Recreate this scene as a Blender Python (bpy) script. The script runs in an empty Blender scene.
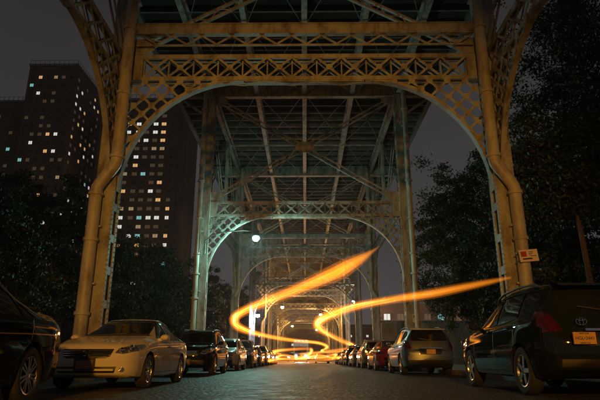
import bpy, bmesh, math, random
import numpy as np
from mathutils import Vector, Matrix

R = math.radians
SC = bpy.context.scene
COL = SC.collection
random.seed(7)

# ------------------------------------------------------------------ camera
cam = bpy.data.cameras.new('camera')
cam.lens = 31.56
cam.sensor_width = 36
cam.clip_start = 0.05
cam.clip_end = 3000
co = bpy.data.objects.new('camera', cam)
COL.objects.link(co)
co.location = (0, 0, 0.56)
co.rotation_euler = (R(90 + 16.8), 0, R(0.545))
SC.camera = co

# ------------------------------------------------------------------ night sky (city glow, brighter low down)
world = bpy.data.worlds.new('World')
SC.world = world
world.use_nodes = True
wn = world.node_tree
wn.nodes.clear()
w_out = wn.nodes.new('ShaderNodeOutputWorld')
w_bg = wn.nodes.new('ShaderNodeBackground')
w_tc = wn.nodes.new('ShaderNodeTexCoord')
w_sep = wn.nodes.new('ShaderNodeSeparateXYZ')
w_rmp = wn.nodes.new('ShaderNodeValToRGB')
w_rmp.color_ramp.elements[0].position = 0.0
w_rmp.color_ramp.elements[0].color = (0.074, 0.068, 0.070, 1)
w_rmp.color_ramp.elements[1].position = 0.75
w_rmp.color_ramp.elements[1].color = (0.011, 0.0095, 0.0095, 1)
e = w_rmp.color_ramp.elements.new(0.3)
e.color = (0.052, 0.048, 0.049, 1)
w_bg.inputs['Strength'].default_value = 1.0
wn.links.new(w_tc.outputs['Generated'], w_sep.inputs[0])
wn.links.new(w_sep.outputs['Z'], w_rmp.inputs[0])
w_no = wn.nodes.new('ShaderNodeTexNoise'); w_no.inputs['Scale'].default_value = 2.2; w_no.inputs['Detail'].default_value = 5
w_mr = wn.nodes.new('ShaderNodeMapRange'); w_mr.inputs['From Min'].default_value = .3; w_mr.inputs['From Max'].default_value = .7; w_mr.inputs['To Min'].default_value = .82; w_mr.inputs['To Max'].default_value = 1.16
wn.links.new(w_tc.outputs['Generated'], w_no.inputs['Vector']); wn.links.new(w_no.outputs['Fac'], w_mr.inputs['Value']); wn.links.new(w_mr.outputs[0], w_bg.inputs['Strength'])
wn.links.new(w_rmp.outputs[0], w_bg.inputs['Color'])
wn.links.new(w_bg.outputs[0], w_out.inputs['Surface'])

SC.view_settings.view_transform = 'Standard'
SC.view_settings.look = 'None'
SC.view_settings.exposure = 0.0
SC.view_settings.gamma = 1.0
SC.render.engine = 'CYCLES'
SC.cycles.use_denoising = True
SC.cycles.max_bounces = 6
SC.cycles.diffuse_bounces = 3
SC.cycles.glossy_bounces = 3
SC.cycles.transmission_bounces = 4
SC.cycles.volume_bounces = 0
SC.cycles.sample_clamp_indirect = 3.0
SC.cycles.use_light_tree = True

# light strengths (each lamp is built further down with its pole and head)
SODIUM = (1.0, 0.40, 0.035)
TEAL = (0.42, 1.0, 0.83)
WARM = (1.0, 0.47, 0.13)
WHITE = (0.85, 0.92, 1.0)

# ------------------------------------------------------------------ helpers
def put(o, parent=None):
    COL.objects.link(o)
    if parent is not None:
        o.parent = parent
    return o

def tag(o, label=None, cat=None, group=None, kind=None):
    if label: o['label'] = label
    if cat: o['category'] = cat
    if group: o['group'] = group
    if kind: o['kind'] = kind
    return o

def empty(name, loc=(0, 0, 0), parent=None, rz=0.0):
    o = bpy.data.objects.new(name, None)
    o.location = loc
    o.rotation_euler = (0, 0, rz)
    o.empty_display_size = 0.3
    return put(o, parent)

def frame_of(p, q, up):
    a = (q - p)
    L = a.length
    a = a / L
    n = Vector(up) - a * a.dot(Vector(up))
    if n.length < 1e-5:
        n = Vector((1, 0, 0)) - a * a.x
    n.normalize()
    s = a.cross(n)
    return a, n, s, L

class MB:
    def __init__(self):
        self.v = []; self.f = []; self.mi = []
    def quadbox(self, c, ax, ay, az, m=0):
        i = len(self.v)
        for sx, sy, sz in ((-1,-1,-1),(1,-1,-1),(1,1,-1),(-1,1,-1),(-1,-1,1),(1,-1,1),(1,1,1),(-1,1,1)):
            self.v.append(tuple(c + ax*sx + ay*sy + az*sz))
        for f in ((0,3,2,1),(4,5,6,7),(0,1,5,4),(1,2,6,5),(2,3,7,6),(3,0,4,7)):
            self.f.append(tuple(i+k for k in f)); self.mi.append(m)
        return self
    def box(self, x0, x1, y0, y1, z0, z1, m=0):
        return self.quadbox(Vector(((x0+x1)/2, (y0+y1)/2, (z0+z1)/2)), Vector(((x1-x0)/2,0,0)), Vector((0,(y1-y0)/2,0)), Vector((0,0,(z1-z0)/2)), m)
    def bar(self, p, q, w, t, up=(0,1,0), m=0):
        p = Vector(p); q = Vector(q)
        a, n, s, L = frame_of(p, q, up)
        return self.quadbox((p+q)/2, a*(L/2), n*(t/2), s*(w/2), m)
    def tube(self, path, rad, n=12, m=0, caps=True):
        path = [Vector(p) for p in path]
        if not hasattr(rad, '__len__'): rad = [rad]*len(path)
        base = len(self.v)
        prev = None
        for k, p in enumerate(path):
            if k == 0: t = path[1]-p
            elif k == len(path)-1: t = p-path[k-1]
            else: t = (path[k+1]-p).normalized() + (p-path[k-1]).normalized()
            if t.length < 1e-9: t = Vector((0,0,1))
            t.normalize()
            if prev is None:
                r = Vector((1,0,0)) if abs(t.x) < .9 else Vector((0,1,0))
            else:
                r = prev
            u = (r - t*r.dot(t)).normalized()
            prev = u
            w = t.cross(u)
            for j in range(n):
                an = 2*math.pi*j/n
                self.v.append(tuple(p + (u*math.cos(an) + w*math.sin(an))*rad[k]))
        for k in range(len(path)-1):
            for j in range(n):
                a = base + k*n + j; b = base + k*n + (j+1) % n
                self.f.append((a, b, b+n, a+n)); self.mi.append(m)
        if caps:
            self.f.append(tuple(base + j for j in reversed(range(n)))); self.mi.append(m)
            e_ = base + (len(path)-1)*n
            self.f.append(tuple(e_ + j for j in range(n))); self.mi.append(m)
        return self
    def sweep(self, path, axis, w, t, m=0):
        """rectangular section along a planar path; axis = width direction"""
        path = [Vector(p) for p in path]; axis = Vector(axis)
        base = len(self.v)
        for k, p in enumerate(path):
            a = path[max(k-1, 0)]; b = path[min(k+1, len(path)-1)]
            tg = (b-a).normalized(); nn = tg.cross(axis).normalized()
            for su, sn in ((-1,-1),(1,-1),(1,1),(-1,1)):
                self.v.append(tuple(p + axis*(su*w/2) + nn*(sn*t/2)))
        for k in range(len(path)-1):
            for j in range(4):
                a = base+4*k+j; b = base+4*k+(j+1) % 4
                self.f.append((a, b, b+4, a+4)); self.mi.append(m)
        e_ = base+4*(len(path)-1)
        self.f.append((base+3, base+2, base+1, base)); self.mi.append(m)
        self.f.append((e_, e_+1, e_+2, e_+3)); self.mi.append(m)
        return self
    def prism(self, poly, fn, h0, h1, m=0):
        """polygon (2d) mapped by fn(u, v, h)"""
        i = len(self.v); n = len(poly)
        for h in (h0, h1):
            for (u, v) in poly: self.v.append(tuple(fn(u, v, h)))
        self.f.append(tuple(i+k for k in reversed(range(n)))); self.mi.append(m)
        self.f.append(tuple(i+n+k for k in range(n))); self.mi.append(m)
        for k in range(n):
            a = i+k; b = i+(k+1) % n
            self.f.append((a, b, b+n, a+n)); self.mi.append(m)
        return self
    def lathe(self, prof, axis='x', n=28, c=(0,0,0), m=0):
        """profile of (radius, offset along axis)"""
        base = len(self.v); c = Vector(c)
        for r, h in prof:
            for j in range(n):
                a = 2*math.pi*j/n
                u, v = r*math.cos(a), r*math.sin(a)
                d = {'x': (h, u, v), 'y': (u, h, v), 'z': (u, v, h)}[axis]
                self.v.append(tuple(c + Vector(d)))
        for k in range(len(prof)-1):
            for j in range(n):
                a = base+k*n+j; b = base+k*n+(j+1) % n
                self.f.append((a, b, b+n, a+n)); self.mi.append(m)
        return self
    def mesh(self, name, mats):
        me = bpy.data.meshes.new(name)
        me.from_pydata(self.v, [], self.f)
        for mm in (mats if isinstance(mats, (list, tuple)) else [mats]): me.materials.append(mm)
        if any(self.mi): me.polygons.foreach_set('material_index', self.mi)
        me.update()
        return me
    def build(self, name, mats, parent=None, smooth=None, fix=True):
        me = self.mesh(name, mats)
        if fix:
            bm = bmesh.new(); bm.from_mesh(me)
            bmesh.ops.recalc_face_normals(bm, faces=bm.faces)
            bm.to_mesh(me); bm.free()
        if smooth is not None:
            me.polygons.foreach_set('use_smooth', [True]*len(me.polygons))
            me.set_sharp_from_angle(angle=R(smooth))
        o = bpy.data.objects.new(name, me)
        return put(o, parent)

UNIT = {}
def barobj(name, p, q, w, t, mat, parent, up=(0,1,0)):
    if mat.name not in UNIT:
        UNIT[mat.name] = MB().box(-.5,.5,-.5,.5,-.5,.5).mesh('bar_'+mat.name, mat)
    o = bpy.data.objects.new(name, UNIT[mat.name])
    p = Vector(p); q = Vector(q)
    a, n, s, L = frame_of(p, q, up)
    M = Matrix((a*L, n*t, s*w)).transposed().to_4x4()
    M.translation = (p+q)/2
    put(o, parent)
    o.matrix_basis = M
    return o

def boxobj(name, x0, x1, y0, y1, z0, z1, mat, parent=None):
    return barobj(name, ((x0+x1)/2, (y0+y1)/2, z0), ((x0+x1)/2, (y0+y1)/2, z1), x1-x0, y1-y0, mat, parent)

# ------------------------------------------------------------------ materials
def new_mat(name):
    m = bpy.data.materials.new(name); m.use_nodes = True
    nt = m.node_tree
    return m, nt, nt.nodes['Principled BSDF']

def mat(name, col, rough=.6, metal=0.0, var=.18, scale=3.0, bump=0.0, bscale=60.0, coat=0.0, second=None, amount=.5, stretch=1.0, spec=.5):
    m, nt, b = new_mat(name)
    N = nt.nodes; Lk = nt.links
    geo = N.new('ShaderNodeNewGeometry')
    mp = N.new('ShaderNodeMapping'); mp.inputs['Scale'].default_value = (1, 1, stretch)
    Lk.new(geo.outputs['Position'], mp.inputs['Vector'])
    no = N.new('ShaderNodeTexNoise'); no.inputs['Scale'].default_value = scale; no.inputs['Detail'].default_value = 6; no.inputs['Roughness'].default_value = .65
    Lk.new(mp.outputs[0], no.inputs['Vector'])
    rmp = N.new('ShaderNodeValToRGB')
    c2 = second if second else tuple(c*(1-var*2) for c in col)
    c1 = tuple(min(1, c*(1+var)) for c in col)
    lo = .5 - .5*(1-amount)*.6; 
    rmp.color_ramp.elements[0].position = max(.02, amount*.6+.1 - .12); rmp.color_ramp.elements[0].color = (*c2, 1)
    rmp.color_ramp.elements[1].position = min(.98, amount*.6+.1 + .18); rmp.color_ramp.elements[1].color = (*c1, 1)
    Lk.new(no.outputs['Fac'], rmp.inputs[0])
    Lk.new(rmp.outputs[0], b.inputs['Base Color'])
    b.inputs['Roughness'].default_value = rough
    b.inputs['Metallic'].default_value = metal
    b.inputs['Specular IOR Level'].default_value = spec
    if coat:
        b.inputs['Coat Weight'].default_value = coat; b.inputs['Coat Roughness'].default_value = .04
    if bump:
        n2 = N.new('ShaderNodeTexNoise'); n2.inputs['Scale'].default_value = bscale; n2.inputs['Detail'].default_value = 4
        Lk.new(geo.outputs['Position'], n2.inputs['Vector'])
        bp = N.new('ShaderNodeBump'); bp.inputs['Strength'].default_value = bump; bp.inputs['Distance'].default_value = .02
        Lk.new(n2.outputs['Fac'], bp.inputs['Height']); Lk.new(bp.outputs[0], b.inputs['Normal'])
    return m

def emit(name, col, s):
    m, nt, b = new_mat(name)
    b.inputs['Base Color'].default_value = (*[c*.5 for c in col], 1)
    b.inputs['Emission Color'].default_value = (*col, 1)
    b.inputs['Emission Strength'].default_value = s
    return m

M = {}
M['steel'] = mat('painted_steel', (.31,.32,.29), .55, second=(.10,.065,.04), scale=2.6, amount=.50, stretch=.4, bump=.3, bscale=24)
M['pipe'] = mat('drain_pipe_paint', (.38,.37,.32), .5, second=(.16,.12,.08), scale=2.4, amount=.47, stretch=.35, bump=.25, bscale=18)
M['steel_dark'] = mat('deck_steel', (.13,.13,.12), .65, second=(.06,.05,.04), scale=1.5, amount=.45, bump=.1)
M['slab'] = mat('deck_slab', (.03,.029,.028), .9, scale=.8, bump=.2)
M['granite'] = mat('granite_base', (.30,.29,.27), .8, scale=30, bump=.3)
M['walk'] = mat('sidewalk_concrete', (.22,.21,.20), .85, scale=1.2, bump=.25, bscale=40)
M['kerb'] = mat('kerb_stone', (.26,.25,.24), .8, scale=5, bump=.2)
M['soil'] = mat('park_soil', (.05,.045,.035), .95, scale=1.5, bump=.3, bscale=8)
M['brick'] = mat('tower_brick', (.17,.125,.10), .9, scale=.25, var=.15)
M['brick2'] = mat('low_building_brick', (.30,.17,.11), .9, scale=.5, var=.15)
M['wallc'] = mat('yard_wall_concrete', (.33,.27,.20), .9, scale=.6, var=.2)
M['conc'] = mat('tower_concrete', (.28,.26,.24), .9, scale=.5)
M['frame'] = mat('window_frame', (.22,.22,.22), .5)
M['dglass'] = mat('dark_window_glass', (.02,.022,.026), .1, var=.1)
M['bark'] = mat('bark', (.16,.11,.075), .9, second=(.07,.05,.035), scale=6, bump=.5, bscale=14, stretch=.25)
M['chrome'] = mat('chrome', (.75,.75,.75), .12, metal=1, var=.05)
M['rim'] = mat('alloy_rim', (.55,.55,.56), .25, metal=1, var=.06)
M['tyre'] = mat('tyre_rubber', (.022,.022,.022), .8, bump=.2, bscale=40)
M['black'] = mat('black_plastic', (.02,.02,.02), .45)
M['glass'] = mat('tinted_car_glass', (.012,.014,.015), .03, var=.1, spec=.7)
M['lens'] = mat('headlight_lens', (.5,.5,.5), .1, metal=.9, var=.5, scale=14, second=(.05,.05,.055), bump=.8, bscale=18, coat=1)
M['tail'] = mat('taillight_lens', (.05,.005,.004), .1, var=.3, scale=30, coat=1)
M['clear'] = mat('clear_lens', (.5,.48,.46), .15, var=.4, scale=30, coat=1)
M['plate'] = mat('plate_yellow', (.55,.33,.09), .45, var=.12)
M['plate_w'] = mat('plate_pale', (.26,.13,.10), .5, var=.1)
M['ink'] = mat('plate_ink', (.02,.02,.06), .5)
M['signw'] = mat('sign_face', (.72,.60,.50), .5, var=.05)
M['signr'] = mat('sign_red', (.35,.05,.03), .5, var=.05)
M['lampmetal'] = mat('lamp_housing', (.18,.19,.18), .4, metal=.6)
PAINT = {}
def paint(name, col, metal=.0, rough=.28):
    if name not in PAINT:
        m = mat('car_paint_'+name, col, rough, metal=metal, var=.05, scale=2, coat=.8, spec=.0)
        PAINT[name] = m
    return PAINT[name]
paint('white', (.52,.49,.42)); paint('black', (.006,.0065,.007)); paint('dark_green', (.010,.016,.016))
paint('silver', (.42,.43,.43), .55, .3); paint('charcoal', (.035,.037,.04), .1); paint('red', (.17,.02,.018)); paint('bronze', (.20,.13,.07), .5)
paint('grey', (.2,.21,.22), .5); paint('steel_grey', (.22,.25,.245), .95, .42); paint('navy', (.012,.018,.04))

# asphalt: coarse worn aggregate, patches polished by tyres
m, nt, b = new_mat('asphalt'); N = nt.nodes; Lk = nt.links
geo = N.new('ShaderNodeNewGeometry')
n1 = N.new('ShaderNodeTexNoise'); n1.inputs['Scale'].default_value = .8; n1.inputs['Detail'].default_value = 8; n1.inputs['Roughness'].default_value = .7
vo = N.new('ShaderNodeTexVoronoi'); vo.inputs['Scale'].default_value = 13
n2 = N.new('ShaderNodeTexNoise'); n2.inputs['Scale'].default_value = 2.3; n2.inputs['Detail'].default_value = 9
for x in (n1, vo, n2): Lk.new(geo.outputs['Position'], x.inputs['Vector'])
r1 = N.new('ShaderNodeValToRGB'); r1.color_ramp.elements[0].color = (.030,.029,.028,1); r1.color_ramp.elements[1].color = (.085,.082,.078,1)
r1.color_ramp.elements[0].position = .3; r1.color_ramp.elements[1].position = .75
Lk.new(n1.outputs['Fac'], r1.inputs[0]); Lk.new(r1.outputs[0], b.inputs['Base Color'])
r2 = N.new('ShaderNodeMapRange'); r2.inputs['To Min'].default_value = .34; r2.inputs['To Max'].default_value = .80
Lk.new(n2.outputs['Fac'], r2.inputs['Value']); Lk.new(r2.outputs[0], b.inputs['Roughness'])
ad = N.new('ShaderNodeMath'); ad.operation = 'ADD'
Lk.new(vo.outputs['Distance'], ad.inputs[0]); Lk.new(n2.outputs['Fac'], ad.inputs[1])
bp = N.new('ShaderNodeBump'); bp.inputs['Strength'].default_value = 1.0; bp.inputs['Distance'].default_value = .028
Lk.new(ad.outputs[0], bp.inputs['Height']); Lk.new(bp.outputs[0], b.inputs['Normal'])
M['asphalt'] = m

# leaves
m, nt, b = new_mat('leaf'); N = nt.nodes; Lk = nt.links
geo = N.new('ShaderNodeNewGeometry'); no = N.new('ShaderNodeTexNoise'); no.inputs['Scale'].default_value = .7
Lk.new(geo.outputs['Position'], no.inputs['Vector'])
r1 = N.new('ShaderNodeValToRGB'); r1.color_ramp.elements[0].color = (.014,.028,.009,1); r1.color_ramp.elements[1].color = (.050,.078,.026,1)
r1.color_ramp.elements[0].position = .35; r1.color_ramp.elements[1].position = .7
Lk.new(no.outputs['Fac'], r1.inputs[0]); Lk.new(r1.outputs[0], b.inputs['Base Color'])
b.inputs['Roughness'].default_value = .55
M['leaf'] = m

# ------------------------------------------------------------------ ground, road, pavements
def sheet(name, x0, x1, y0, y1, z, mt):
    o = MB().box(x0, x1, y0, y1, z-.05, z).build(name, mt)
    return tag(o, kind='structure')
sheet('ground', -900, 900, -300, 1500, -.02, M['soil'])
sheet('road', -5.45, 5.45, -60, 420, 0.0, M['asphalt'])
sheet('cross_street', -80, 80, 116, 130, 0.004, M['asphalt'])
for s, nm in ((-1, 'pavement_left'), (1, 'pavement_right')):
    o = MB().box(min(s*5.62, s*12.5), max(s*5.62, s*12.5), -60, 115.9, -.05, .13).build(nm, M['walk'])
    tag(o, kind='structure')
    kr = tag(empty('kerb_left' if s < 0 else 'kerb_right', (0,0,0)), kind='structure')
    for k in range(60):
        y = -6 + k*2.0
        boxobj('kerb_stone', min(s*5.46, s*5.6), max(s*5.46, s*5.6), y+.012, y+1.988, -.04, .14 + .006*math.sin(k*7.1), M['kerb'], kr)

# ------------------------------------------------------------------ viaduct
BAY = 18.3
V = tag(empty('viaduct', (0,0,0)), 'tall riveted steel viaduct with arched bents carrying a deck over the street', 'viaduct')
RA, CU, CZ, CROWN = 4.5, 4.5, 6.4, 10.9

def arc_path(n=22):
    """points (u, z) from the column face up to the crown"""
    return [(CU - RA*math.cos(a), CZ + RA*math.sin(a)) for a in [math.pi/2*k/n for k in range(n+1)]]

def spandrel_lines(step=.68):
    out = []
    def inside(u, z):
        return u > 0.02 and u < CU and z < CROWN-.02 and z > CZ+.3 and (u-CU)**2+(z-CZ)**2 > (RA+.05)**2
    for sg in (1, -1):
        c = 2.0
        while c < 17:
            run = None; last = None
            for k in range(0, 231):
                u = k*.02; z = sg*u + c
                if inside(u, z):
                    if run is None: run = (u, z)
                    last = (u, z)
                elif run is not None:
                    if abs(last[0]-run[0]) > .2: out.append((run, last))
                    run = None
            if run is not None and abs(last[0]-run[0]) > .2: out.append((run, last))
            c += step
    nodes = []
    k = 0
    for i in range(0, 40):
        for j in range(0, 40):
            c1 = 2.0+i*step; c2 = 2.0+j*step
            u = (c2-c1)/2; z = (c1+c2)/2
            if inside(u, z): nodes.append((u, z))
    return out, nodes
SL, SN = spandrel_lines()
OCT = [(math.cos(math.pi/4*k+math.pi/8), math.sin(math.pi/4*k+math.pi/8)) for k in range(8)]

def i_beam(mb, p, q, h, fw, ft=.05, wt=.04, up=(0,0,1)):
    """I section hanging below the line p-q (line = top)"""
    p = Vector(p); q = Vector(q)
    a, n, s, L = frame_of(p, q, up)
    for off, hh, ww in ((ft/2, ft, fw), (h/2, h-2*ft, wt), (h-ft/2, ft, fw)):
        mb.bar(p-n*off, q-n*off, ww, hh, up)

RIV = [(0,0)]
def rivets(mb, pts, nrm, r=.034):
    nrm = Vector(nrm)
    a = Vector((0,0,1)) if abs(nrm.z) < .5 else Vector((1,0,0))
    b_ = nrm.cross(a)
    for p in pts:
        p = Vector(p); i = len(mb.v)
        for k in range(6):
            an = math.pi/3*k
            mb.v.append(tuple(p + (a*math.cos(an)+b_*math.sin(an))*r))
        mb.v.append(tuple(p + nrm*r*.8))
        for k in range(6):
            mb.f.append((i+k, i+(k+1) % 6, i+6)); mb.mi.append(0)

def frange(a, b_, st):
    n = int((b_-a)/st)
    return [a+k*st for k in range(n+1)]

PIPE_PATH = [(6.8,20.6),(6.8,7.45),(6.82,7.3),(6.9,7.16),(7.3,6.55),(7.38,6.4),(7.4,6.25),(7.4,.16)]
def pipe_mesh(s, straight=False):
    mb = MB()
    path = [(7.5,20.6),(7.5,10),(7.5,.16)] if straight else PIPE_PATH
    mb.tube([(s*x, -.58, z) for x, z in path], .18 if straight else .215, 18)
    for x, z in ((6.8,7.55),(6.8,10.1),(6.8,12.9),(6.8,16.0),(6.8,18.6),(7.4,6.15),(7.4,4.5),(7.4,2.0)):
        if straight: x = 7.5
        mb.lathe([(.21,-.055),(.262,-.055),(.262,.055),(.21,.055)], 'z', 18, (s*x,-.58,z))
    for z in (17.3, 14.2, 9.2, 5.0, 3.0):
        x = 7.5 if straight else 6.8 if z > 7 else 7.4
        mb.box(s*x-.27, s*x+.27, -.52, -.30, z-.03, z+.03)
    return mb

def column_mesh(s, k=1.0):
    mb = MB()
    mb.box(s*7.2-.25*k, s*7.2+.25*k, -.27, .27, .5, 20.0)
    for y in (-.30, .30): mb.box(s*7.2-.35*k, s*7.2+.35*k, y-.028, y+.028, .5, 20.0)
    for x in (-.335, .335):
        for y in (-.22, .22): mb.box(s*7.2+x*k-.014, s*7.2+x*k+.014, y-.06, y+.05, .5, 20.0)
    for z in frange(1.2, 19, 1.15):
        mb.box(s*7.2-.342*k, s*7.2+.342*k, -.271, .271, z-.14, z+.14)
    mb.box(s*7.2-.45, s*7.2+.45, -.45, .45, .38, .62)
    return mb

def lattice_panel(bars, u0, u1, z0, z1, n):
    st = (u1-u0)/n
    for k in range(n):
        a = u0+k*st; b_ = a+st
        bars.append(((a, z0), (b_, z1))); bars.append(((a, z1), (b_, z0)))

def bent_parts(E, detail, dz=0.0, straight=False):
    st = M['steel']
    dx = .12 if straight else 0.0      # columns stand a little closer in where the pipe runs straight outside them
    F = .13                            # half depth of the frame
    for s in (-1, 1):
        column_mesh(s, .72 if straight else 1.0).build('column', st, E).location.x = -s*dx
        MB().box(s*7.2-.6, s*7.2+.6, -.6, .6, .1, .40).build('column_base', M['granite'], E)
        pipe_mesh(s, straight).build('drain_pipe', M['pipe'], E, smooth=40)
        arc = arc_path()
        mb = MB()
        mb.sweep([(s*(6.86-u), 0, z+dz) for u, z in arc], (0,1,0), .28, .05)
        for y in (-F, F):
            mb.sweep([(s*(6.86-(CU-(CU-u)*1.012)), y, CZ+(z-CZ)*1.012+dz) for u, z in arc], (0,1,0), .035, .08)
        mb.build('arch_rib', st, E, smooth=40)
    for nm, z0, z1 in (('bottom_chord', CROWN+.0, CROWN+.16), ('top_chord', CROWN+.95, CROWN+1.10)):
        mb = MB()
        z0 += dz; z1 += dz
        for y in (-F, F): mb.box(-6.84, 6.84, y-.05, y+.05, z0, z1)
        if nm == 'top_chord': mb.box(-6.84, 6.84, -.18, .18, z1+.002, z1+.03)
        else: mb.box(-2.3, 2.3, -.16, .16, z0-.06, z0-.002)
        mb.build(nm, st, E)
    bars = []
    lattice_panel(bars, -6.3, 6.3, CROWN+.11+dz, CROWN+.99+dz, 13)
    back = MB()
    for k, ((u0, z0), (u1, z1)) in enumerate(bars):
        y = -F-.01 if k % 2 else -F-.042
        if detail: barobj('lattice_bar', (u0, y, z0), (u1, y, z1), .085, .03, st, E)
        else: back.bar((u0, y, z0), (u1, y, z1), .085, .03)
        back.bar((u0, -y, z0), (u1, -y, z1), .07, .03)
    for k in range(14):
        x = -6.3 + k*12.6/13
        back.box(x-.025, x+.025, -F+.06, F-.06, CROWN+.2+dz, CROWN+.9+dz)
        if k < 13:
            back.bar((x, -.12 if k % 2 else .12, CROWN-.09+dz), (x+.97, .12 if k % 2 else -.12, CROWN-.09+dz), .05, .02, (0,0,1))
            xm = x+.485; zm = CROWN+.55+dz
            back.prism([(xm+.13*c, zm+.13*d) for c, d in OCT], lambda u, v, h: (u, h, v), -F-.064, -F-.058)
    for s in (-1, 1):
        mb = MB(); mb.box(s*6.58-.26, s*6.58+.26, -F-.07, F+.07, CROWN+dz+.01, CROWN+1.07+dz); mb.build('gusset_plate', st, E)
        for k, ((u0, z0), (u1, z1)) in enumerate(SL):
            y = -F+.012 if k % 2 else -F-.02
            if detail: barobj('lattice_bar', (s*(6.86-u0), y, z0+dz), (s*(6.86-u1), y, z1+dz), .09, .03, st, E)
            else: back.bar((s*(6.86-u0), y, z0+dz), (s*(6.86-u1), y, z1+dz), .09, .03)
        for u, z in SN:
            back.prism([(s*(6.86-u)+.135*c, z+dz+.135*d) for c, d in OCT], lambda u, v, h: (u, h, v), -F-.045, -F-.038)
    tag(back.build('back_lattice', st, E, fix=False), kind='stuff')
    zl = CROWN+1.3+dz
    for s in (-1, 1):
        a = Vector((s*6.75, 0, zl)); b_ = Vector((-s*6.75, 0, 19.75))
        d = (b_-a).normalized(); n = d.cross(Vector((0,1,0)))
        mb = MB()
        for o in (-.15, .15):
            mb.bar(a+n*o+Vector((0,s*.08,0)), b_+n*o+Vector((0,s*.08,0)), .09, .12)
        L = (b_-a).length
        k = 0
        for t in frange(.3, L-.5, .5):
            mb.bar(a+d*t+n*(.15 if k % 2 else -.15)+Vector((0,s*.08,0)), a+d*(t+.5)+n*(-.15 if k % 2 else .15)+Vector((0,s*.08,0)), .04, .02)
            k += 1
        mb.build('cross_brace', st, E)
    for (x, z, r) in ((0,(zl+19.75)/2,.62),(-6.5,zl+.2,.5),(6.5,zl+.2,.5),(-6.5,19.55,.55),(6.5,19.55,.55)):
        mb = MB()
        mb.prism([(x+r*c*1.25, z+r*.75*d) for c, d in OCT], lambda u, v, h: (u, h, v), -.165, -.15)
        mb.build('gusset_plate', st, E)
    mb = MB()
    i_beam(mb, (-10.0,0,21.0), (10.0,0,21.0), 1.12, .4)
    for x in frange(-9.5, 9.5, 1.0): mb.box(x-.02, x+.02, -.14, .14, 19.95, 20.94)
    mb.build('floor_beam', st, E)
    for s in (-1, 1):
        mb = MB(); mb.bar((s*7.5,0,18.3), (s*9.8,0,20.0), .16, .2); mb.build('deck_bracket', st, E)

def copy_children(src, dst, skip=()):
    for ch in list(src.children):
        if ch.name.split('.')[0] in skip: continue
        c = ch.copy(); COL.objects.link(c); c.parent = dst

bent1 = empty('bent', (0,BAY,0), V)
bent_parts(bent1, True)
# extra strut only seen in the nearest bent
mb = MB()
mb.box(-6.62, 6.62, -.42, -.30, 12.83, 13.23); mb.box(-6.62, 6.62, -.46, -.22, 12.79, 12.83); mb.box(-6.62, 6.62, -.46, -.22, 13.23, 13.27)
bent1_strut = mb.build('strut', M['steel'], bent1)
mb = MB()
k = 0
for x in frange(-6.4, 5.4, 1.18):
    mb.bar((x, -.30, 12.78), (x+.59, -.30, 12.40), .07, .04); mb.bar((x+.59, -.30, 12.40), (x+1.18, -.30, 12.78), .07, .04)
mb.box(-6.6, 6.6, -.33, -.27, 12.32, 12.39)
mb.build('strut_lacing', M['steel'], bent1)
mb = MB()
for s in (-1, 1):
    for x in (-.31, .31):
        rivets(mb, [(s*7.2+x, -.328, z) for z in frange(.8, 15, .16)], (0,-1,0))
    rivets(mb, [(s*6.849, y, z) for y in (-.29, .29) for z in frange(.8, 10, .18)], (-s,0,0))
    rivets(mb, [(s*6.58+dx, -.20, z) for dx in (-.2, .2) for z in frange(11.0, 11.9, .13)], (0,-1,0))
rivets(mb, [(x, -.42, z) for x in frange(-6.5, 6.5, .16) for z in (13.18, 12.88)], (0,-1,0), .032)
rivets(mb, [(x, -.18, 10.98) for x in frange(-6.6, 6.6, .2)], (0,-1,0), .032)
tag(mb.build('rivets', M['steel'], bent1, fix=False), kind='stuff')

bent2 = empty('bent', (0,2*BAY,0), V)
bent_parts(bent2, True, -.55, True)
bent3 = empty('bent', (0,3*BAY,0), V)
bent_parts(bent3, False)
c_ = bent1_strut.copy(); COL.objects.link(c_); c_.parent = bent3
bent4 = empty('bent', (0,4*BAY,0), V)
bent_parts(bent4, False, -.55, True)
for i in (0, 5, 6, 7, 8, 9, 10, 11, 12):
    E_ = empty('bent', (0,i*BAY,0), V)
    copy_children(bent3 if i % 2 or i == 0 else bent4, E_)

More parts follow.
